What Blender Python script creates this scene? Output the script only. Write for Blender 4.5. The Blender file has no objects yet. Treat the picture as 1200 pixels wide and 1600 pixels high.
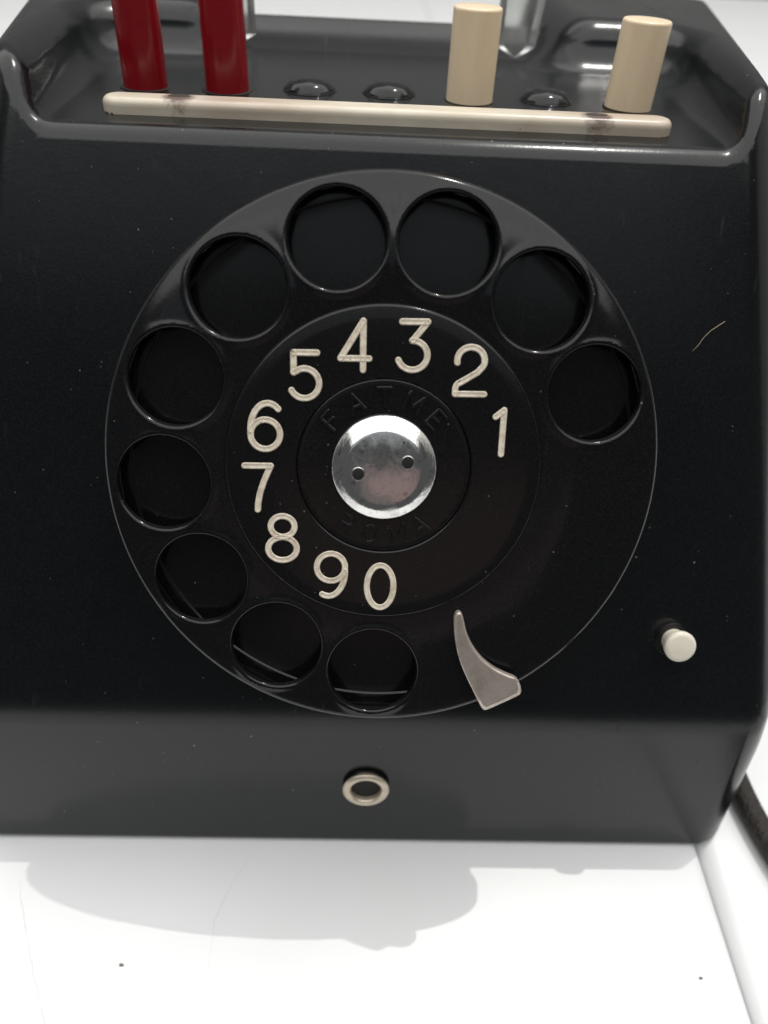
import bpy, math, random
import numpy as np
from mathutils import Matrix, Vector

random.seed(4); rng = np.random.default_rng(4)
S = 0.001                       # everything below is measured in millimetres
scene = bpy.context.scene
col = scene.collection

# ------------------------------------------------------------------ camera
cam_d = bpy.data.cameras.new('camera'); cam = bpy.data.objects.new('camera', cam_d); col.objects.link(cam)
cam_d.sensor_fit = 'HORIZONTAL'; cam_d.sensor_width = 36.0; cam_d.lens = 36.0 * 1196.86 / 1200.0
cam_d.clip_start = 0.005; cam_d.clip_end = 50.0
RW = [[0.99913, -0.02688, -0.03180], [-0.00698, 0.64494, -0.76420], [0.04105, 0.76376, 0.64419]]
CW = (-3.104, -68.136, 128.357)
cam.matrix_world = Matrix(((RW[0][0], RW[0][1], RW[0][2], CW[0]*S), (RW[1][0], RW[1][1], RW[1][2], CW[1]*S),
                           (RW[2][0], RW[2][1], RW[2][2], CW[2]*S), (0, 0, 0, 1)))
cam_d.dof.use_dof = True; cam_d.dof.focus_distance = 0.101; cam_d.dof.aperture_fstop = 24.0
scene.camera = cam

# ------------------------------------------------------------------ world, lamps, exposure
world = bpy.data.worlds.new('World'); scene.world = world; world.use_nodes = True
bgn = world.node_tree.nodes['Background']; bgn.inputs[0].default_value = (0.95, 0.98, 1.0, 1); bgn.inputs[1].default_value = 0.085

def area(name, loc, target, sx, sy, power, color):
    d = bpy.data.lights.new(name, 'AREA'); d.shape = 'RECTANGLE'; d.size = sx; d.size_y = sy; d.energy = power; d.color = color
    o = bpy.data.objects.new(name, d); col.objects.link(o); o.location = loc
    o.rotation_euler = (Vector(target) - Vector(loc)).to_track_quat('-Z', 'Y').to_euler()
    return o
area('ceiling_light', (0.0, -0.02, 1.5), (0, -0.02, 0), 2.9, 2.5, 46.0, (1.0, 0.99, 0.97))
area('front_fill_light', (-0.15, -1.6, 1.7), (0, 0, 0.1), 2.4, 1.0, 2.2, (0.86, 0.93, 1.0))  # added dim fill from the front, for the sheen on the upper face
area('hub_reflection_light', (0.06, -0.62, 0.20), (0, 0.02, 0.07), 0.26, 0.16, 0.024, (1.0, 0.62, 0.57))  # added pinkish lamp, stands in for a person mirrored in the hub
kd = bpy.data.lights.new('lamp_bulb', 'POINT'); kd.energy = 34.0; kd.shadow_soft_size = 0.006; kd.color = (1.0, 0.97, 0.92)
ko = bpy.data.objects.new('lamp_bulb', kd); col.objects.link(ko); ko.location = (0.255*1.55, 0.28*1.55, 1.58)

scene.view_settings.view_transform = 'Standard'; scene.view_settings.look = 'None'
scene.view_settings.exposure = 0.0; scene.view_settings.gamma = 1.0

# ------------------------------------------------------------------ frames
AL = math.radians(62); CA, SA = math.cos(AL), math.sin(AL); V0, H0 = -38.6, 30.6
def f2w(P):                     # face frame (u right, v up the slope, n out of it) -> mm in the place
    P = np.asarray(P, float)
    return np.stack([P[..., 0], (P[..., 1]-V0)*CA - P[..., 2]*SA, H0 + (P[..., 1]-V0)*SA + P[..., 2]*CA], -1)
KD = 0.906                       # the dial stands proud of the face on a drum
FACE = Matrix(((1, 0, 0, 0), (0, CA, -SA, -V0*CA*S), (0, SA, CA, (H0 - V0*SA)*S), (0, 0, 0, 1)))

# ------------------------------------------------------------------ materials
def mat(name, base, rough=0.3, metal=0.0, spec=0.5, **kw):
    m = bpy.data.materials.new(name); m.use_nodes = True
    nt = m.node_tree; b = nt.nodes['Principled BSDF']
    b.inputs['Base Color'].default_value = (*base, 1); b.inputs['Roughness'].default_value = rough
    b.inputs['Metallic'].default_value = metal; b.inputs['Specular IOR Level'].default_value = spec
    for k, v in kw.items(): b.inputs[k.replace('_', ' ')].default_value = v
    return m, nt, b
def N(nt, typ, **kw):
    n = nt.nodes.new(typ)
    for k, v in kw.items(): setattr(n, k, v)
    return n
def link(nt, a, b): nt.links.new(a, b)
def noise(nt, scale, detail=4, rough=0.6, vec=None, dist=0.0):
    n = N(nt, 'ShaderNodeTexNoise'); n.inputs['Scale'].default_value = scale; n.inputs['Detail'].default_value = detail
    n.inputs['Roughness'].default_value = rough; n.inputs['Distortion'].default_value = dist
    if vec is not None: link(nt, vec, n.inputs['Vector'])
    return n.outputs['Fac']
def ramp(nt, fac, p0, p1, c0=(0, 0, 0, 1), c1=(1, 1, 1, 1)):
    r = N(nt, 'ShaderNodeValToRGB'); r.color_ramp.elements[0].position = p0; r.color_ramp.elements[1].position = p1
    r.color_ramp.elements[0].color = c0; r.color_ramp.elements[1].color = c1; link(nt, fac, r.inputs[0]); return r.outputs[0]
def math_(nt, op, a, b=None, c=None):
    n = N(nt, 'ShaderNodeMath', operation=op)
    for i, v in enumerate((a, b, c)):
        if v is None: continue
        if isinstance(v, (int, float)): n.inputs[i].default_value = v
        else: link(nt, v, n.inputs[i])
    return n.outputs[0]
def mix(nt, fac, a, b):
    n = N(nt, 'ShaderNodeMix', data_type='RGBA')
    if isinstance(fac, (int, float)): n.inputs[0].default_value = fac
    else: link(nt, fac, n.inputs[0])
    for i, v in ((6, a), (7, b)):
        if isinstance(v, tuple): n.inputs[i].default_value = (*v[:3], 1)
        else: link(nt, v, n.inputs[i])
    return n.outputs[2]
def coords(nt):
    return N(nt, 'ShaderNodeTexCoord').outputs['Object']
def specks(nt, vec, scale, size, keep):
    """tiny round specks: a share `keep` of the cells of a Voronoi lattice carries one, sizes vary"""
    v = N(nt, 'ShaderNodeTexVoronoi', feature='F1'); v.inputs['Scale'].default_value = scale; link(nt, vec, v.inputs['Vector'])
    sep = N(nt, 'ShaderNodeSeparateColor'); link(nt, v.outputs['Color'], sep.inputs[0])
    on = math_(nt, 'LESS_THAN', sep.outputs[0], keep)
    rad = math_(nt, 'MULTIPLY_ADD', sep.outputs[1], size, size*0.35)
    return math_(nt, 'MULTIPLY', on, math_(nt, 'LESS_THAN', v.outputs['Distance'], rad))
def bump(nt, b, height, strength, dist):
    n = N(nt, 'ShaderNodeBump'); n.inputs['Strength'].default_value = strength; n.inputs['Distance'].default_value = dist
    link(nt, height, n.inputs['Height']); link(nt, n.outputs[0], b.inputs['Normal'])

def bakelite(name, base, r0, r1, dust=1.0, grain=0.25, spec=0.5):
    m, nt, b = mat(name, base, 0.3, 0.0, spec)
    co = coords(nt)
    smear = noise(nt, 45, 5, 0.65, co, 0.6)
    fine = noise(nt, 900, 3, 0.6, co)
    rr = math_(nt, 'MULTIPLY_ADD', smear, r1-r0, r0)
    link(nt, math_(nt, 'MULTIPLY_ADD', fine, 0.06, rr), b.inputs['Roughness'])
    for rot, sc in ((0.6, 700), (-0.9, 520)):          # fine handling scratches
        mps = N(nt, 'ShaderNodeMapping'); mps.inputs['Rotation'].default_value = (0.4, 0.3, rot); mps.inputs['Scale'].default_value = (1, 0.03, 0.25); link(nt, co, mps.inputs[0])
        sc_ = ramp(nt, noise(nt, sc, 2, 0.5, mps.outputs[0]), 0.70, 0.78); rr = math_(nt, 'MULTIPLY_ADD', sc_, 0.16, rr)
    link(nt, math_(nt, 'MULTIPLY_ADD', fine, 0.06, rr), b.inputs['Roughness'])
    d1 = specks(nt, co, 330, 0.040, 0.32*dust); d2 = specks(nt, co, 140, 0.022, 0.25*dust); d3 = specks(nt, co, 700, 0.075, 0.16*dust)
    d = math_(nt, 'MAXIMUM', math_(nt, 'MAXIMUM', d1, d2), math_(nt, 'MULTIPLY', d3, 0.45))
    tone = mix(nt, ramp(nt, noise(nt, 16, 4, 0.6, co), 0.35, 0.7), base, tuple(c*1.6 for c in base))
    tone = mix(nt, ramp(nt, noise(nt, 4200, 2, 0.7, co), 0.45, 0.8), tone, tuple(c*4.0 for c in base))
    link(nt, mix(nt, math_(nt, 'MULTIPLY', d, 0.55), tone, (0.26, 0.24, 0.21)), b.inputs['Base Color'])
    h = math_(nt, 'ADD', math_(nt, 'MULTIPLY', noise(nt, 2200, 2, 0.5, co), 0.5), math_(nt, 'MULTIPLY', noise(nt, 130, 3, 0.5, co), 1.2))
    bump(nt, b, h, grain, 0.00006)
    return m
M = {}
M['housing'] = bakelite('black_bakelite', (0.0024, 0.0030, 0.0034), 0.11, 0.25, 1.6, 0.30, 0.42)
M['wheel'] = bakelite('black_wheel_plastic', (0.0030, 0.0031, 0.0035), 0.06, 0.16, 1.2, 0.10, 0.36)
M['plate'] = bakelite('black_number_plate', (0.0030, 0.0028, 0.0028), 0.07, 0.18, 2.2, 0.06, 0.40)
M['dish'] = bakelite('black_dial_floor', (0.0025, 0.0026, 0.0027), 0.08, 0.16, 0.6, 0.05, 0.40)

m, nt, b = mat('ivory_plastic', (0.62, 0.40, 0.22), 0.24); co = coords(nt)
mp = N(nt, 'ShaderNodeMapping'); mp.inputs['Scale'].default_value = (1, 1, 0.12); link(nt, co, mp.inputs[0])
link(nt, mix(nt, ramp(nt, noise(nt, 420, 4, 0.6, mp.outputs[0]), 0.3, 0.75), (0.96, 0.79, 0.57), (0.89, 0.69, 0.46)), b.inputs['Base Color'])
b.inputs['Subsurface Weight'].default_value = 0.15; b.inputs['Subsurface Radius'].default_value = (0.0015, 0.0009, 0.0005); M['ivory'] = m
m, nt, b = mat('red_plastic', (0.20, 0.006, 0.009), 0.22); co = coords(nt)
link(nt, mix(nt, ramp(nt, noise(nt, 380, 4, 0.6, co), 0.3, 0.75), (0.27, 0.008, 0.013), (0.235, 0.006, 0.011)), b.inputs['Base Color'])
link(nt, math_(nt, 'MULTIPLY_ADD', noise(nt, 700, 3, 0.6, co), 0.12, 0.12), b.inputs['Roughness']); M['red'] = m
m, nt, b = mat('ivory_strip', (0.66, 0.58, 0.44), 0.28); co = coords(nt)
mp = N(nt, 'ShaderNodeMapping'); mp.inputs['Scale'].default_value = (0.35, 1, 1); link(nt, co, mp.inputs[0])
base = mix(nt, ramp(nt, noise(nt, 260, 5, 0.65, mp.outputs[0]), 0.35, 0.75), (0.76, 0.70, 0.58), (0.60, 0.52, 0.40))
base = mix(nt, math_(nt, 'MULTIPLY', ramp(nt, noise(nt, 75, 3, 0.5, mp.outputs[0]), 0.46, 0.64), 0.7), base, (0.38, 0.27, 0.21))
base = mix(nt, math_(nt, 'MULTIPLY', specks(nt, co, 420, 0.06, 0.2), 0.7), base, (0.10, 0.07, 0.05))
for px, py in ((-28.7, 45.6), (27.6, 45.2)):                    # grime round the two screws
    vd = N(nt, 'ShaderNodeVectorMath', operation='DISTANCE'); link(nt, co, vd.inputs[0]); vd.inputs[1].default_value = (px*S, py*S, 103.4*S)
    ns = math_(nt, 'MULTIPLY_ADD', noise(nt, 1300, 4, 0.7, co), 0.0022, vd.outputs['Value'])
    base = mix(nt, math_(nt, 'MULTIPLY', ramp(nt, math_(nt, 'MULTIPLY', ns, 200), 0.50, 0.74, (1, 1, 1, 1), (0, 0, 0, 1)), 0.9), base, (0.09, 0.05, 0.04))
link(nt, base, b.inputs['Base Color']); bump(nt, b, noise(nt, 500, 4, 0.6, mp.outputs[0]), 0.3, 0.00008); M['strip'] = m
m, nt, b = mat('cream_paint', (0.60, 0.50, 0.36), 0.5); co = coords(nt)
base = mix(nt, ramp(nt, noise(nt, 900, 4, 0.7, co), 0.38, 0.72), (0.80, 0.72, 0.59), (0.50, 0.41, 0.31))
base = mix(nt, math_(nt, 'MULTIPLY', specks(nt, co, 1500, 0.16, 0.28), 0.75), base, (0.07, 0.05, 0.035))
link(nt, base, b.inputs['Base Color']); bump(nt, b, noise(nt, 1600, 3, 0.6, co), 0.5, 0.00006); M['cream'] = m
m, nt, b = mat('white_plastic', (0.76, 0.71, 0.60), 0.3); M['white_btn'] = m
m, nt, b = mat('dark_grime', (0.035, 0.022, 0.018), 0.55); M['grime'] = m
m, nt, b = mat('chrome', (0.80, 0.79, 0.77), 0.12, 1.0); co = coords(nt)
mp = N(nt, 'ShaderNodeMapping'); mp.inputs['Scale'].default_value = (1, 0.14, 1); mp.inputs['Rotation'].default_value = (0, 0, 0.5); link(nt, co, mp.inputs[0])
scr = noise(nt, 2600, 4, 0.7, mp.outputs[0]); blot = noise(nt, 330, 5, 0.65, co, 0.8)
rr = math_(nt, 'ADD', math_(nt, 'MULTIPLY_ADD', ramp(nt, blot, 0.44, 0.66), 0.20, 0.03), math_(nt, 'MULTIPLY', scr, 0.08))
link(nt, rr, b.inputs['Roughness'])
pit = math_(nt, 'MAXIMUM', specks(nt, co, 900, 0.10, 0.16), math_(nt, 'MULTIPLY', ramp(nt, noise(nt, 800, 4, 0.7, co), 0.56, 0.70), 0.6))
link(nt, mix(nt, math_(nt, 'MULTIPLY', pit, 0.85), (0.80, 0.79, 0.77), (0.16, 0.13, 0.12)), b.inputs['Base Color'])
bump(nt, b, math_(nt, 'ADD', scr, math_(nt, 'MULTIPLY', blot, 1.5)), 0.22, 0.00007); M['chrome'] = m
m, nt, b = mat('dull_nickel', (0.56, 0.49, 0.43), 0.36, 0.7); co = coords(nt)
blot = noise(nt, 420, 5, 0.7, co, 0.5)
link(nt, math_(nt, 'MULTIPLY_ADD', blot, 0.25, 0.26), b.inputs['Roughness'])
base = mix(nt, ramp(nt, blot, 0.40, 0.72), (0.62, 0.54, 0.48), (0.42, 0.36, 0.31))
base = mix(nt, math_(nt, 'MULTIPLY', specks(nt, co, 700, 0.09, 0.18), 0.7), base, (0.10, 0.06, 0.045))
link(nt, base, b.inputs['Base Color']); bump(nt, b, noise(nt, 2500, 3, 0.6, co), 0.25, 0.00005); M['nickel'] = m
m, nt, b = mat('aged_brass_ring', (0.50, 0.41, 0.32), 0.42, 0.75); co = coords(nt)
link(nt, mix(nt, noise(nt, 700, 4, 0.6, co), (0.80, 0.71, 0.58), (0.50, 0.42, 0.33)), b.inputs['Base Color']); M['brass'] = m
m, nt, b = mat('clear_acrylic', (0.86, 0.88, 0.86), 0.22); b.inputs['Transmission Weight'].default_value = 0.92; b.inputs['IOR'].default_value = 1.49; M['acrylic'] = m
m, nt, b = mat('black_hole', (0.003, 0.003, 0.003), 0.7); M['hole'] = m
m, nt, b = mat('contact_shade_brown', (0.10, 0.085, 0.08), 0.9); co = coords(nt); bump(nt, b, noise(nt, 1500, 3, 0.6, co), 0.5, 0.0002); M['contact_shade'] = m  # brown put in for the shade where the telephone meets the table
m, nt, b = mat('black_cord_rubber', (0.018, 0.014, 0.011), 0.55); co = coords(nt)
link(nt, mix(nt, specks(nt, co, 420, 0.13, 0.35), (0.018, 0.014, 0.011), (0.16, 0.13, 0.10)), b.inputs['Base Color'])
bump(nt, b, noise(nt, 700, 4, 0.7, co), 0.9, 0.0008); M['cord'] = m
m, nt, b = mat('white_table_paint', (0.80, 0.80, 0.79), 0.35); co = coords(nt)
base = mix(nt, ramp(nt, noise(nt, 22, 4, 0.6, co), 0.35, 0.7), (0.79, 0.80, 0.81), (0.76, 0.775, 0.775))
base = mix(nt, math_(nt, 'MULTIPLY', specks(nt, co, 130, 0.018, 0.2), 0.6), base, (0.25, 0.23, 0.2))
link(nt, base, b.inputs['Base Color']); bump(nt, b, noise(nt, 180, 4, 0.6, co), 0.10, 0.0003); M['table'] = m
m, nt, b = mat('crack_grey', (0.62, 0.61, 0.59), 0.7); M['crack'] = m
m, nt, b = mat('wall_paint', (0.42, 0.42, 0.41), 0.7); co = coords(nt); bump(nt, b, noise(nt, 60, 4, 0.6, co), 0.1, 0.001); M['wall'] = m
m, nt, b = mat('grey_wall_paint', (0.17, 0.17, 0.17), 0.7); co = coords(nt); bump(nt, b, noise(nt, 60, 4, 0.6, co), 0.1, 0.001); M['wall_dim'] = m
m, nt, b = mat('crumb_brown', (0.20, 0.18, 0.16), 0.8); M['crumb'] = m
m, nt, b = mat('pale_hair', (0.34, 0.27, 0.19), 0.45); M['hair'] = m

# ------------------------------------------------------------------ mesh helpers (mm in, metres out)
DIAL = FACE @ Matrix.Translation((-0.29*S, 1.48*S, 9.97*S))
def make(name, verts, faces, material, parent=None, normals=None, smooth=True, sharp=None, k=1.0):
    me = bpy.data.meshes.new(name)
    me.from_pydata((np.asarray(verts, float)*S*k).tolist(), [], [list(map(int, f)) for f in faces])
    me.materials.append(M[material])
    if smooth: me.shade_smooth()
    if sharp: me.set_sharp_from_angle(angle=math.radians(sharp))
    if normals is not None: me.normals_split_custom_set_from_vertices(np.asarray(normals).tolist())
    o = bpy.data.objects.new(name, me); col.objects.link(o)
    if parent is not None: o.parent = parent
    return o
def on_face(o, u=0, v=0, n=0, rot=0):           # stand a mesh made in face coordinates on the sloping face
    o.matrix_local = FACE @ Matrix.Translation((u*S, v*S, n*S)) @ Matrix.Rotation(rot, 4, 'Z')
    return o
def on_dial(o): o.matrix_local = DIAL.copy(); return o
def lathe(prof, seg=96, close_top=True):
    """profile [(r, z)] from the outside foot to the axis"""
    V, F = [], []
    for r, z in prof:
        for i in range(seg):
            a = 2*math.pi*i/seg; V.append((r*math.cos(a), r*math.sin(a), z))
    for j in range(len(prof)-1):
        for i in range(seg):
            k = (i+1) % seg; F.append((j*seg+i, j*seg+k, (j+1)*seg+k, (j+1)*seg+i))
    if close_top: F.append([(len(prof)-1)*seg+i for i in range(seg)])
    return V, F
def fillet(pts, r, n=5):
    """round every inner corner of a profile polyline"""
    out = [pts[0]]
    for a, b, c in zip(pts[:-2], pts[1:-1], pts[2:]):
        a, b, c = map(np.array, (a, b, c)); d1 = a-b; d2 = c-b; l1, l2 = np.linalg.norm(d1), np.linalg.norm(d2)
        q = min(r, l1*0.45, l2*0.45); p0, p2 = b+d1/l1*q, b+d2/l2*q
        for t in np.linspace(0, 1, n): out.append(tuple((1-t)**2*p0 + 2*t*(1-t)*b + t*t*p2))
    out.append(pts[-1]); return out

def rint(a, b, r):                               # rounded intersection of two distance fields
    return np.minimum(np.maximum(a, b), -r) + np.hypot(np.maximum(a+r, 0), np.maximum(b+r, 0))
def runi(a, b, r): return -rint(-a, -b, r)

def sdf_mesh(f, lo, hi, step):
    """surface nets over a distance field, vertices pulled onto the surface, normals from its gradient"""
    ax = [np.arange(lo[i], hi[i]+step, step) for i in range(3)]
    X, Y, Z = np.meshgrid(*ax, indexing='ij'); D = f(X, Y, Z); ins = D < 0
    n = [len(a)-1 for a in ax]
    cor = [(i, j, k) for i in (0, 1) for j in (0, 1) for k in (0, 1)]
    sl = lambda A, c: A[c[0]:c[0]+n[0], c[1]:c[1]+n[1], c[2]:c[2]+n[2]]
    cnt = sum(sl(ins, c).astype(np.int8) for c in cor)
    act = (cnt > 0) & (cnt < 8)
    idx = -np.ones(act.shape, int); ii = np.argwhere(act); idx[act] = np.arange(len(ii))
    acc = np.zeros((len(ii), 3)); num = np.zeros(len(ii))
    for a in cor:
        for d in range(3):
            if a[d]: continue
            b = list(a); b[d] = 1
            da = D[ii[:, 0]+a[0], ii[:, 1]+a[1], ii[:, 2]+a[2]]; db = D[ii[:, 0]+b[0], ii[:, 1]+b[1], ii[:, 2]+b[2]]
            m = (da < 0) != (db < 0); t = np.where(m, da/np.where(m, da-db, 1), 0)
            p = np.tile(np.array(a, float), (len(ii), 1)); p[:, d] += t
            acc += p*m[:, None]; num += m
    P = np.array(lo) + (ii + acc/num[:, None])*step
    e = step*0.05
    def grad(P):
        g = np.stack([f(*(P + e*np.eye(3)[d]).T) - f(*(P - e*np.eye(3)[d]).T) for d in range(3)], 1)/(2*e)
        return g
    for _ in range(4):
        g = grad(P); d = f(*P.T); st = -(d/np.maximum((g*g).sum(1), 1e-6))[:, None]*g
        P = P + np.clip(st, -step*0.6, step*0.6)
    g = grad(P); g /= np.maximum(np.linalg.norm(g, axis=1, keepdims=True), 1e-9)
    F = []
    for d in range(3):
        d1, d2 = (d+1) % 3, (d+2) % 3
        A = np.take(ins, range(0, n[d]), d); B = np.take(ins, range(1, n[d]+1), d)
        q = np.argwhere(A != B)
        q = q[(q[:, d1] > 0) & (q[:, d2] > 0) & (q[:, d1] < n[d1]) & (q[:, d2] < n[d2])]
        inside_first = A[tuple(q.T)]
        def cell(o1, o2):
            c = q.copy(); c[:, d1] += o1; c[:, d2] += o2; return idx[tuple(c.T)]
        Q = np.stack([cell(-1, -1), cell(0, -1), cell(0, 0), cell(-1, 0)], 1)
        F.append(np.where(inside_first[:, None], Q, Q[:, ::-1]))
    return P, np.concatenate(F), g

def ribbon(paths, width, edge, mid, sides=True):
    """engraved stroke: rounded ends, raised rim, hollow centre; each path [(x, y)] or a closed loop"""
    V, F = [], []
    w = width/2
    offs = [-1.0, -0.82, -0.45, 0, 0.45, 0.82, 1.0]; hs = [-0.05, edge, edge*0.45+mid*0.55, mid, edge*0.45+mid*0.55, edge, -0.05]
    for pth in paths:
        p = np.array(pth, float); closed = np.hypot(*(p[0]-p[-1])) < 1e-6
        if closed: p = p[:-1]
        n = len(p)
        tg = (np.roll(p, -1, 0)-np.roll(p, 1, 0)) if closed else np.gradient(p, axis=0)
        tg /= np.maximum(np.linalg.norm(tg, axis=1, keepdims=True), 1e-9)
        nm = np.stack([-tg[:, 1], tg[:, 0]], 1); b0 = len(V)
        for i in range(n):
            for o_, h in zip(offs, hs): V.append((*(p[i]+nm[i]*o_*w), h))
        m = len(offs)
        for i in range(n if closed else n-1):
            k = (i+1) % n
            for j in range(m-1): F.append((b0+i*m+j, b0+k*m+j, b0+k*m+j+1, b0+i*m+j+1)[::-1])
        if not closed:
            for end, sg in ((0, -1), (n-1, 1)):
                c = p[end]; t = tg[end]*sg; q = nm[end]; base = len(V); K = 10
                rings = [(0.45, edge*0.45+mid*0.55), (0.82, edge), (1.0, -0.05)]
                V.append((*c, mid))
                for r, h in rings:
                    for i in range(K+1):
                        a = math.pi*i/K; V.append((*(c + w*r*(math.cos(a)*q + math.sin(a)*t)), h))
                for i in range(K):
                    f = (base, base+1+i, base+2+i); F.append(f if sg < 0 else f[::-1])
                    for r in range(2):
                        x0 = base+1+r*(K+1)+i; x1 = x0+K+1; f = (x0, x1, x1+1, x0+1); F.append(f if sg < 0 else f[::-1])
    return V, F
def arc(cx, cy, rx, ry, a0, a1, n=22):
    return [(cx+rx*math.cos(math.radians(a)), cy+ry*math.sin(math.radians(a))) for a in np.linspace(a0, a1, n)]
def seg(a, b, n=8): return [tuple(np.array(a)*(1-t)+np.array(b)*t) for t in np.linspace(0, 1, n)]
def tube(path, r, sides=8, rz=None):
    p = np.array(path, float); tg = np.gradient(p, axis=0); tg /= np.linalg.norm(tg, axis=1, keepdims=True)
    up = np.array([0, 0, 1.0]); V, F = [], []
    for i in range(len(p)):
        s = np.cross(tg[i], up); s /= np.linalg.norm(s); q = np.cross(s, tg[i])
        rr = r[i] if hasattr(r, '__len__') else r
        for k in range(sides):
            a = 2*math.pi*k/sides; V.append(p[i] + rr*math.cos(a)*s + (rz if rz else rr)*math.sin(a)*q)
    for i in range(len(p)-1):
        for k in range(sides):
            j = (k+1) % sides; F.append((i*sides+k, i*sides+j, (i+1)*sides+j, (i+1)*sides+k))
    F.append(list(range(sides))[::-1]); F.append([(len(p)-1)*sides+k for k in range(sides)])
    return V, F

# ------------------------------------------------------------------ the setting: white table with a lower shelf at its right edge
def prism_profile(prof, y0, y1):
    V = [(x, y0, z) for x, z in prof] + [(x, y1, z) for x, z in prof]; n = len(prof)
    F = [(i, i+1, n+i+1, n+i) for i in range(n-1)]; return V, F
def board(name, prof, lab):                       # boards whose joint runs a little askew under the telephone
    V, F = prism_profile(prof, -78, 1298)
    o = make(name, [(x + 0.098*max(-40, min(y, 0)) if abs(x) < 300 else x, y, z) for x, y, z in V], F, 'table', sharp=50)
    o['kind'] = 'structure'; o['label'] = lab; return o
J = 59.2
table = board('table', [(-700, 0.0), (-200, 0.0), (J-6, 0.0), (J, 0.0), (J+0.5, -0.05), (J+1.0, -0.22), (J+1.5, -0.6), (J+1.9, -1.3), (J+2.1, -2.4), (J+2.2, -12)], 'white painted table top under the telephone')
board('table_leaf', [(J+2.5, -12), (J+2.55, -2.2), (J+2.8, -1.4), (J+3.2, -0.8), (J+3.9, -0.35), (J+4.7, -0.1), (J+5.4, 0.0), (J+12, 0.0), (900, 0.0)], 'white board beyond the joint at the right of the table')
wall = make('wall', [(-1500, 1300, -60), (1500, 1300, -60), (1500, 1300, 1500), (-1500, 1300, 1500)], [(0, 1, 2, 3)], 'wall_dim', smooth=False)  # unseen wall, put in for the tray floor to reflect
wall['kind'] = 'structure'; wall['label'] = 'unseen grey wall added far behind the table for reflections'
for x in (-1500, 1500):  # unseen side walls, put in to brighten the hub's reflections
    w2 = make('wall', [(x, -300, -60), (x, 1300, -60), (x, 1300, 1500), (x, -300, 1500)], [(0, 1, 2, 3)], 'wall', smooth=False)
    w2['kind'] = 'structure'; w2['label'] = 'unseen pale wall added far to the %s of the table for reflections' % ('left' if x < 0 else 'right')
def crack(pts, w):
    p = np.array(pts, float); t = np.linspace(0, 1, len(p)); tt = np.linspace(0, 1, 40)
    q = np.stack([np.interp(tt, t, p[:, 0]), np.interp(tt, t, p[:, 1])], 1) + rng.normal(0, 0.10, (40, 2))
    V, F = [], []
    for i, (x, y) in enumerate(q):
        ww = w*(0.35+0.65*rng.random())*math.sin(math.pi*min(max(tt[i], .02), .98))**0.4
        V += [(x-ww, y, 0.012), (x+ww, y, 0.012)]
    for i in range(39): F.append((2*i, 2*i+1, 2*i+3, 2*i+2))
    return V, F
make('hairline_crack', *crack([(-56.6, -11), (-55.5, -14), (-50.9, -23), (-46.1, -31.3), (-44.5, -36)], 0.10), 'crack', table)
make('hairline_crack', *crack([(-20.0, -6.9), (-22.6, -12), (-24.3, -17.3), (-23.9, -30.4)], 0.05), 'crack', table)

# ------------------------------------------------------------------ the telephone
phone = bpy.data.objects.new('desk_telephone', None); col.objects.link(phone); phone.empty_display_size = 0.02
phone['label'] = 'black rotary dial desk telephone with red and ivory push buttons, standing on white table'
phone['category'] = 'telephone'

P8 = math.radians(8.0); ZF, ZT = 101.8, 109.4
def housing_sdf(X, Y, Z):
    face = -SA*Y + CA*(Z-H0)
    panel = -math.cos(P8)*Y + math.sin(P8)*(Z-H0)
    top = Z-ZT; back = Y-130.0; bot = 0.45-Z
    upR = (X - (70.9+0.235*Y-0.292*Z))/1.067; loR = (X - (62.1+0.22*Y))/1.024
    upL = (-X - (79.4+0.235*Y-0.348*Z))/1.085; loL = (-X - (69.0+0.22*Y))/1.024
    R = rint(upR, loR, 3.0); L = rint(upL, loL, 3.0)
    d = rint(face, panel, 1.1)
    d = rint(d, R, 4.2); d = rint(d, L, 4.5)
    d = rint(d, back, 4.0)
    d = rint(d, top, 2.6)
    d = rint(d, bot, 0.9)
    lim = 46.0 + 0.11*(Y-45) + 0.12*(Z-ZF)
    side = np.maximum(X-lim, -X-(lim+0.6))/1.02
    plan = rint(side, (Y-(86.5+0.30*(Z-ZF)))/1.04, 12.0)
    vs = np.maximum(X-(29.0+0.30*(Z-ZF)), -X-(29.0+0.30*(Z-ZF)))/1.06
    ridge = (Y-101.0 - (Z-ZF)*1.3)/1.6
    plan = runi(plan, np.maximum(rint(vs, ridge, 2.0), 66-Y), 5.0)
    cut = rint(plan, ZF-Z, 2.0+2.6*np.clip((Y-42)/30, 0, 1))
    cut = np.minimum(cut, np.maximum(rint(vs, 105.6-Z, 1.0), 100-Y))
    cut = np.minimum(cut, np.maximum(np.maximum(vs, 107.5-Y), 90-Z))
    return rint(d, -cut, 1.6+2.0*np.clip((Z-ZF-1.5)/4, 0, 1))
Vh, Fh, Nh = sdf_mesh(housing_sdf, (-102, -8, 0), (100, 134, 112), 1.0)
make('housing', Vh, Fh, 'housing', phone, normals=Nh)

# added base plate under the housing; its brown stands in for contact shade
bp = [(-59.5, -2.6), (58.2, -2.6), (84, 125), (-86, 125)]
make('contact_shade_plate', [(x, y, 0.02) for x, y in bp] + [(x, y, 1.9) for x, y in bp], [(3, 2, 1, 0), (4, 5, 6, 7), (0, 1, 5, 4), (1, 2, 6, 5), (2, 3, 7, 6), (3, 0, 4, 7)], 'contact_shade', phone, smooth=False)

# dial floor, seen through the finger holes
prof = fillet([(36.7, -11.2), (36.7, -0.46), (36.5, -0.46), (35.10, -0.48), (34.92, -0.69), (33.6, -0.72), (20, -0.72), (0.4, -0.72)], 0.22, 6)
on_dial(make('dial_floor', *lathe(prof, 160), 'dish', phone, k=KD))

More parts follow.
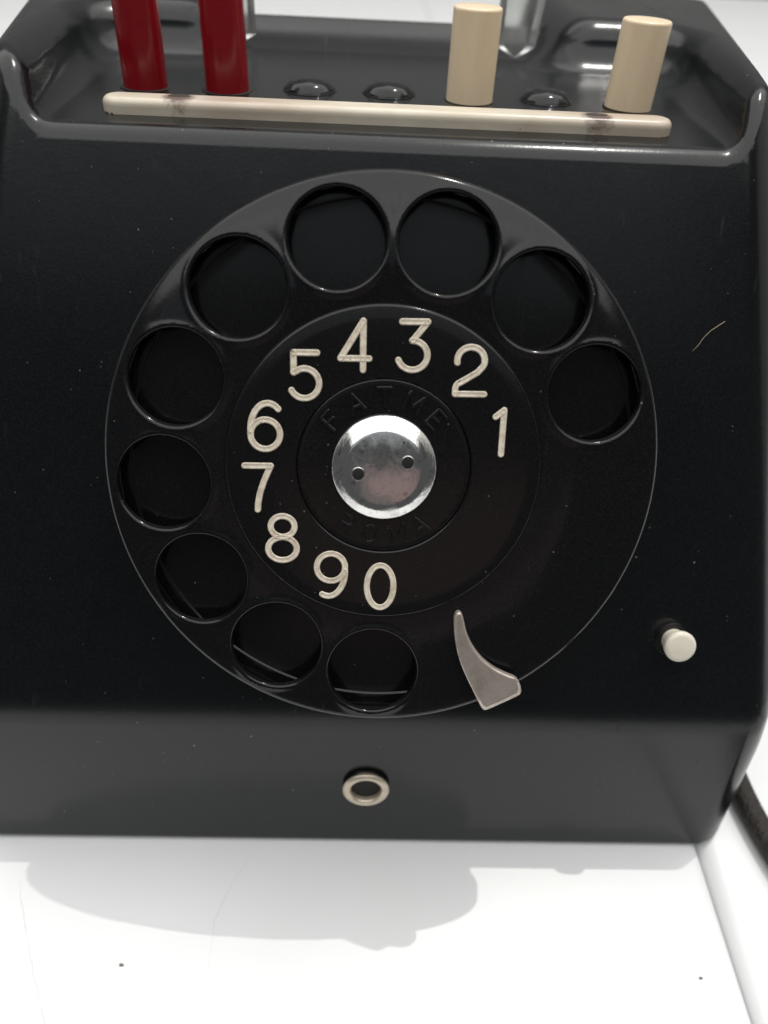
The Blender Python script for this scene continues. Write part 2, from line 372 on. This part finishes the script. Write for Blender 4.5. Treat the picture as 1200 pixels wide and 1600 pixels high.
# finger wheel with its ten holes
A0, DA, PITCH, HR = math.degrees(0.36115), 27.56, 29.95, 6.30
hp = [(PITCH*math.cos(math.radians(A0+i*DA)), PITCH*math.sin(math.radians(A0+i*DA))) for i in range(10)]
HRr = np.array([0, 10, 20.6, 21.6, 23.0, 25.5, 29, 33, 35.5, 37.0, 38.5]); HZ = np.array([3.15, 3.15, 3.15, 3.15, 3.35, 3.60, 3.48, 3.12, 2.82, 2.48, 1.9])
RR = np.linspace(0, 40, 801); HH = np.interp(RR, HRr, HZ)
ker = np.exp(-0.5*(np.arange(-60, 61)/22.0)**2); ker /= ker.sum(); HH = np.convolve(np.pad(HH, 60, mode='edge'), ker, 'valid')
def wheel_sdf(X, Y, Z):
    r = np.hypot(X, Y)
    topd = (Z - np.interp(r, RR, HH))*0.98
    under = np.maximum(-0.60-Z, np.minimum(1.35-Z, (36.85-r)))
    hole = np.full_like(r, 1e3)
    bead = 0.0
    for hx, hy in hp:
        h1 = np.hypot(X-hx, Y-hy)-HR; hole = np.minimum(hole, h1); bead = bead + np.exp(-((h1-0.35)/0.55)**2)
    topd = topd - 0.10*bead                              # a soft bead round each finger hole
    d = rint(topd, r-38.0, 0.75)
    d = np.maximum(d, under)
    d = rint(d, -hole, 0.62)
    return np.maximum(d, 20.0-r)
Vw, Fw, Nw = sdf_mesh(wheel_sdf, (-39, -39, -1.0), (39, 39, 4.4), 0.30)
on_dial(make('finger_wheel', Vw, Fw, 'wheel', phone, normals=Nw, k=KD))

# number plate, centre disc, hub
prof = fillet([(21.35, 2.6), (21.35, 3.75), (21.1, 4.12), (19.5, 4.22), (11.95, 4.26), (11.76, 4.16), (11.70, 3.9), (9, 3.6)], 0.22, 5)
plate = on_dial(make('number_plate', *lathe(prof, 160), 'plate', phone, k=KD))
prof = fillet([(11.66, 3.2), (11.66, 4.10), (11.45, 4.17), (11.1, 4.12), (9.0, 4.10), (5.0, 4.12), (4.0, 4.12)], 0.10, 5)
disc = on_dial(make('center_disc', *lathe(prof, 128), 'plate', phone, k=KD))
prof = fillet([(6.95, 4.0), (7.10, 4.55), (6.98, 4.92), (5.75, 5.72), (5.1, 6.02), (2.8, 6.24), (0.3, 6.28)], 0.6, 7)
hub = on_dial(make('hub_cap', *lathe(prof, 128), 'chrome', phone, k=KD))
for hx, hy in ((-3.42, -0.72), (3.06, 0.98)):
    V, F = lathe(fillet([(0.92, 6.10), (0.92, 6.24), (0.72, 6.25), (0.68, 5.6)], 0.08, 4), 24, False)
    make('hole_rim', [(x+hx, y+hy, z) for x, y, z in V], F, 'chrome', hub, k=KD)
    V, F = lathe([(0.80, 6.235), (0.77, 6.242), (0.01, 6.243)], 24, False)
    make('spanner_hole', [(x+hx, y+hy, z+0.018) for x, y, z in V], F, 'hole', hub, k=KD)

G = {}
w_, h_ = 3.9, 6.1
G['1'] = [seg((-1.05, 2.05), (-0.05, 2.85), 6), seg((0.05, 2.95), (-0.12, -2.95), 12)]
G['2'] = [arc(0.05, 1.35, 1.80, 1.72, 190, -25) + [tuple(q) for q in arc(0.0, 0, 1, 1, 0, 0, 0)] + seg((1.35, 0.05), (-1.35, -1.55), 8)[1:] + arc(-0.95, -2.35, 0.95, 0.9, 115, 175, 6) + [(-1.92, -3.0)], seg((-1.92, -3.0), (1.95, -3.0), 10)]
G['3'] = [seg((-1.65, 3.0), (1.65, 3.0), 10), seg((1.65, 3.0), (-0.25, 0.62), 9), arc(-0.25, -1.25, 1.95, 1.87, 92, -160, 30)]
G['4'] = [seg((0.95, 3.1), (-2.0, -1.65), 10), seg((-2.0, -1.65), (1.75, -1.65), 10), seg((0.95, 3.1), (0.95, -3.1), 12)]
G['5'] = [seg((1.60, 2.85), (-1.45, 2.85), 10), seg((-1.45, 2.85), (-1.45, 0.30), 8), seg((-1.45, 0.30), (-0.85, 0.62), 4) + arc(-0.05, -1.10, 1.92, 1.92, 112, -152, 30)[1:]]
G['6'] = [arc(0.0, -1.10, 1.95, 1.95, 0, 360, 40), arc(0.35, -0.55, 2.3, 3.55, 180, 52, 24)]
G['7'] = [seg((-1.75, 2.95), (1.75, 2.95), 10), [(1.75, 2.95), (1.25, 1.9), (0.75, 0.75), (0.25, -0.75), (0.0, -2.0), (-0.1, -3.05)]]
G['8'] = [arc(0.05, 1.60, 1.62, 1.45, 0, 360, 36), arc(0.0, -1.52, 1.95, 1.62, 0, 360, 40)]
G['9'] = [arc(0.0, 1.10, 1.95, 1.95, 0, 360, 40), arc(-0.35, 0.55, 2.3, 3.60, 0, -112, 24)]
G['0'] = [arc(0, 0, 1.85, 3.05, 0, 360, 48)]
DP = {'1': (15.72, 5.14), '2': (10.9, 13.05), '3': (3.46, 16.08), '4': (-4.17, 15.83), '5': (-10.75, 11.86), '6': (-15.9, 5.03),
      '7': (-16.84, -3.25), '8': (-13.55, -10.16), '9': (-6.83, -15.26), '0': (0.02, -16.76)}
for ch, (u, v) in DP.items():
    V, F = ribbon(G[ch], 0.88, 0.15, 0.04)
    o = make('digit', V, F, 'cream', plate, k=KD); o.location = (u*S*KD, v*S*KD, 4.225*S*KD); o.rotation_euler.z = math.radians(1.0)
    o['label'] = 'cream engraved numeral ' + ch

L = {'F': [seg((-.7, -1.2), (-.7, 1.2)), seg((-.7, 1.2), (.75, 1.2)), seg((-.7, .1), (.45, .1))],
     'A': [seg((-.9, -1.2), (0, 1.2)), seg((0, 1.2), (.9, -1.2)), seg((-.5, -.45), (.5, -.45))],
     'T': [seg((0, -1.2), (0, 1.2)), seg((-.9, 1.2), (.9, 1.2))],
     'M': [seg((-1, -1.2), (-1, 1.2)), seg((-1, 1.2), (0, -.5)), seg((0, -.5), (1, 1.2)), seg((1, 1.2), (1, -1.2))],
     'E': [seg((-.7, -1.2), (-.7, 1.2)), seg((-.7, 1.2), (.8, 1.2)), seg((-.7, 0), (.5, 0)), seg((-.7, -1.2), (.8, -1.2))],
     'R': [seg((-.7, -1.2), (-.7, 1.2)), seg((-.7, 1.2), (.1, 1.2))+arc(.1, .6, .7, .6, 90, -90, 12)[1:]+seg((.1, 0), (-.7, 0))[1:], seg((0, 0), (.85, -1.2))],
     'O': [arc(0, 0, .85, 1.2, 0, 360, 30)]}
for ch, a, flip in [('F', 140, 0), ('A', 115.4, 0), ('T', 91.5, 0), ('M', 67, 0), ('E', 44.6, 0), ('R', 237.7, 1), ('O', 260, 1), ('M', 283, 1), ('A', 303, 1)]:
    V, F = ribbon(L[ch], 0.42, 0.30, 0.33)
    o = make('letter', V, F, 'plate', disc, k=KD); t = math.radians(a)
    o.location = (9.35*KD*math.cos(t)*S, 9.35*KD*math.sin(t)*S, 4.12*KD*S); o.rotation_euler.z = (t+math.pi/2) if flip else (t-math.pi/2)
    o['label'] = 'raised black letter ' + ch

# finger stop: curved nickel tongue over the wheel's rim
outl = [(10.35, -20.9), (10.45, -20.1), (10.85, -19.7), (11.35, -19.8), (11.65, -20.5), (12.1, -22.4), (13.0, -24.4), (14.4, -26.3), (16.2, -27.8), (18.2, -28.8), (19.7, -29.3),
        (20.3, -30.3), (20.75, -31.5), (20.85, -32.3), (20.2, -32.8), (18.0, -33.95), (16.2, -34.9), (15.5, -35.05), (15.0, -34.2), (13.9, -31.9), (12.5, -29.3), (11.3, -26.6), (10.6, -23.6)]
def smooth_closed(p, it=2):
    p = np.array(p, float)
    for _ in range(it):
        q = np.roll(p, -1, 0); p = np.stack([0.75*p+0.25*q, 0.25*p+0.75*q], 1).reshape(-1, 2)
    return p
ol = smooth_closed([(x*1.012, y*1.015) for x, y in outl], 2); cen = ol.mean(0)
def inset(p, d):
    t = np.roll(p, -1, 0)-np.roll(p, 1, 0); t /= np.linalg.norm(t, axis=1, keepdims=True)
    return p + d*np.stack([t[:, 1], -t[:, 0]], 1)      # outline runs clockwise: inside is on its right
def lev(p):                                            # the tongue bends down past the wheel's rim
    r = np.hypot(p[:, 0], p[:, 1]); return np.zeros(len(p)) - 1.5*np.clip((r-35.2)/3.4, 0, 1)**2
rows = [(0.0, -1.15), (0.0, -0.22), (0.10, -0.06), (0.24, 0.0), (0.40, 0.015)]
V = []; n = len(ol)
for d, dz in rows:
    p = inset(ol, d*(1+0.7*np.clip((np.hypot(ol[:, 0], ol[:, 1])-37.6)/0.8, 0, 1))[:, None]); z = 5.0 + dz + lev(p); V += [(x, y, zz) for (x, y), zz in zip(p, z)]
F = []
for j in range(len(rows)-1):
    for i in range(n):
        k = (i+1) % n; F.append((j*n+i, (j+1)*n+i, (j+1)*n+k, j*n+k)[::-1])
F.append([(len(rows)-1)*n+i for i in range(n)][::-1]); F.append(list(range(n)))
stop = on_dial(make('finger_stop', V, F, 'nickel', phone, sharp=60, k=KD))
# its shank runs from the foot of the tongue down to the face
a_, b_ = np.array([15.75, -34.95]), np.array([20.75, -32.35]); nrm = np.array([0.46, -0.888]); q_ = [a_-nrm*0.40, b_-nrm*0.40, b_+nrm*0.45, a_+nrm*0.45]
make('stop_shank', [(x, y, -11.2) for x, y in q_] + [(x, y, 3.4) for x, y in q_], [(0, 1, 5, 4), (1, 2, 6, 5), (2, 3, 7, 6), (3, 0, 4, 7), (4, 5, 6, 7)], 'nickel', stop, k=KD, smooth=False)

# push buttons, plugs, strip
def button(name, r, h, matn, x, y):
    prof = fillet([(r, -0.5), (r, h-0.25), (r*0.95, h+0.02), (r*0.55, h+0.10), (0.05, h+0.13)], 0.3, 5)
    o = make(name, *lathe(prof, 48), matn, phone); o.location = (x*S, y*S, ZF*S); return o
bx = [-36.6+12.08*i for i in range(7)]; BY = 60.3
for i, matn, h, tx in ((0, 'red', 15.5, 0.5), (1, 'red', 15.5, 0.2), (4, 'ivory', 12.0, 0.0), (6, 'ivory', 11.4, 1.0)):
    o = button('push_button', 3.2 if matn == 'red' else 3.5, h, matn, bx[i], BY)
    o['label'] = {0: 'leftmost red push button', 1: 'red push button nearest the black plugs', 4: 'ivory push button between two black plugs', 6: 'rightmost ivory push button'}[i]
    o.rotation_euler = (0, math.radians(tx), 0)
    V, F = lathe([(3.75, 0.05), (3.7, 0.09), (3.0, 0.095)], 40, False)
    k = make('button_hole', V, F, 'hole', o)
for i in (2, 3, 5):
    prof = fillet([(4.15, -0.2), (4.1, 0.12), (3.95, 0.16), (3.9, 0.05), (3.75, 0.35), (2.9, 1.15), (1.5, 1.65), (0.05, 1.75)], 0.5, 5)
    o = make('blanking_plug', *lathe(prof, 48), 'wheel', phone); o.location = (bx[i]*S, (BY+2.4)*S, ZF*S)

def strip_sdf(X, Y, Z):
    xx = np.maximum(np.abs(X+0.4)-36.2, 0); plan = np.hypot(xx, Y-45.75)-2.2
    return np.maximum(rint(plan, Z-103.75, 0.95), 101.6-Z)
Vs, Fs, Ns = sdf_mesh(strip_sdf, (-40, 43, 101.2), (39.2, 48.6, 104.4), 0.33)
strip = make('label_strip', Vs, Fs, 'strip', phone, normals=Ns)
for x, y in ((-28.7, 46.3), (27.6, 45.9)):
    V, F = lathe(fillet([(1.25, -0.1), (1.2, 0.03), (0.5, 0.06), (0.03, 0.05)], 0.1, 4), 20)
    o = make('screw', V, F, 'grime', strip); o.location = (x*S, y*S, 103.75*S); o.scale = (1.25, 0.75, 1)

# little white side button on the face
prof = fillet([(1.75, -0.3), (1.75, 1.7), (2.25, 1.9), (2.35, 2.8), (1.9, 3.15), (0.05, 3.3)], 0.4, 6)
V, F = lathe(fillet([(2.6, -0.2), (2.6, 0.10), (2.4, 0.14), (2.1, 0.06), (1.6, 0.05)], 0.1, 4), 40, False)
on_face(make('button_collar', V, F, 'wheel', phone), 43.9, -25.3, 0)
sb = on_face(make('side_button', *lathe(prof, 40), 'white_btn', phone), 43.9, -25.3, 0)

# jack socket on the front panel
PAN = Matrix.Translation((-0.9*S, -2.32*S, 15.0*S)) @ Matrix.Rotation(math.radians(90)-P8, 4, 'X')
prof = fillet([(3.1, -0.5), (3.1, 0.35), (3.75, 0.45), (3.75, 0.85), (3.25, 1.2), (2.6, 1.05), (2.42, 0.7), (2.38, -0.3)], 0.25, 5)
js = make('jack_socket', *lathe(prof, 56, False), 'brass', phone); js.matrix_local = PAN
make('jack_hole', *lathe([(2.5, 0.10), (0.02, 0.08)], 40), 'hole', js)

# clear cradle prongs at the inner ends of both horns
def prong(sx):
    V, F = [], []; nz, na = 14, 12
    def ring(rad, flip):
        b = len(V)
        for j in range(nz+1):
            t = j/nz; z = 102.6 + 26*t; w = 4.1 + 1.6*t
            for i in range(na+1):
                a = math.radians(-62+124*i/na)
                lift = 1.9*abs(math.sin(a))*(1-t)
                V.append((sx*(25.3+1.4*t + (w+rad)*math.sin(a)) - 2.4, 94.5 - (w+rad)*math.cos(a)*0.75 + 1.5*t, z+lift))
        for j in range(nz):
            for i in range(na):
                q = (b+j*(na+1)+i, b+j*(na+1)+i+1, b+(j+1)*(na+1)+i+1, b+(j+1)*(na+1)+i)
                F.append(q[::-1] if flip else q)
        return b
    b0 = ring(0, sx > 0); b1 = ring(-1.8, sx < 0)
    m = na+1
    for i in range(na):
        F.append((b0+i, b0+i+1, b1+i+1, b1+i)); F.append((b0+nz*m+i, b1+nz*m+i, b1+nz*m+i+1, b0+nz*m+i+1))
    for j in range(nz):
        F.append((b0+j*m, b1+j*m, b1+(j+1)*m, b0+(j+1)*m)); F.append((b0+j*m+na, b0+(j+1)*m+na, b1+(j+1)*m+na, b1+j*m+na))
    import bmesh
    o = make('cradle_prong', V, F, 'acrylic', phone, sharp=50)
    bm = bmesh.new(); bm.from_mesh(o.data); bmesh.ops.recalc_face_normals(bm, faces=bm.faces); bm.to_mesh(o.data); bm.free()
    return o
prong(1); prong(-1)

# ------------------------------------------------------------------ cord on the ledge at the right
cp = [(96, 90, 2.2), (80, 55, 2.2), (71.2, 30, 2.2), (67.6, 14, 2.2), (67.7, 4, 2.2), (69.0, -5, 2.2), (72.0, -16, 2.2), (78, -30, 2.2), (86, -46, 2.2)]
cpn = np.array(cp, float); tt = np.linspace(0, len(cp)-1, 60)
path = np.stack([np.interp(tt, range(len(cp)), cpn[:, k]) for k in range(3)], 1)
for _ in range(10): path[1:-1] = (path[:-2]+2*path[1:-1]+path[2:])/4
cord = make('telephone_cord', *tube(path, 2.15, 16), 'cord')
cord['label'] = 'black rubber cord on the white table beside the telephone'; cord['category'] = 'cord'

# ------------------------------------------------------------------ specks: a hair on the face, crumbs on the table
hr = [(*f2w((u, v, n)),) for u, v, n in [(41.8, 16.6, 0.05), (42.5, 17.4, .10), (43.1, 18.5, .22), (43.9, 19.4, .3), (44.9, 20.1, .22), (45.8, 20.7, 0.08)]]
hair = make('hair', *tube(hr, 0.045, 6), 'hair'); hair['label'] = 'short pale hair stuck to the black face right of the dial'; hair['category'] = 'hair'
for (x, y), r, lab in (((-37.2, -23.6), 0.24, 'dark crumb on the table in front of the telephone, at left'), ((51.1, -24.8), 0.20, 'dark crumb on the table near its right edge')):
    V, F = lathe([(r, 0), (r*0.9, r*0.45), (r*0.4, r*0.8), (0.02, r*0.85)], 9); V = np.array(V)*rng.uniform(0.8, 1.25, (len(V), 1))
    V[:, 2] = np.maximum(V[:, 2], 0.0); o = make('crumb', V, F, 'crumb'); o.location = (x*S, y*S, 0.00001); o.scale = (1.5, 1, 1)
    o['label'] = lab; o['category'] = 'crumb'; o['group'] = 'crumbs on the table'
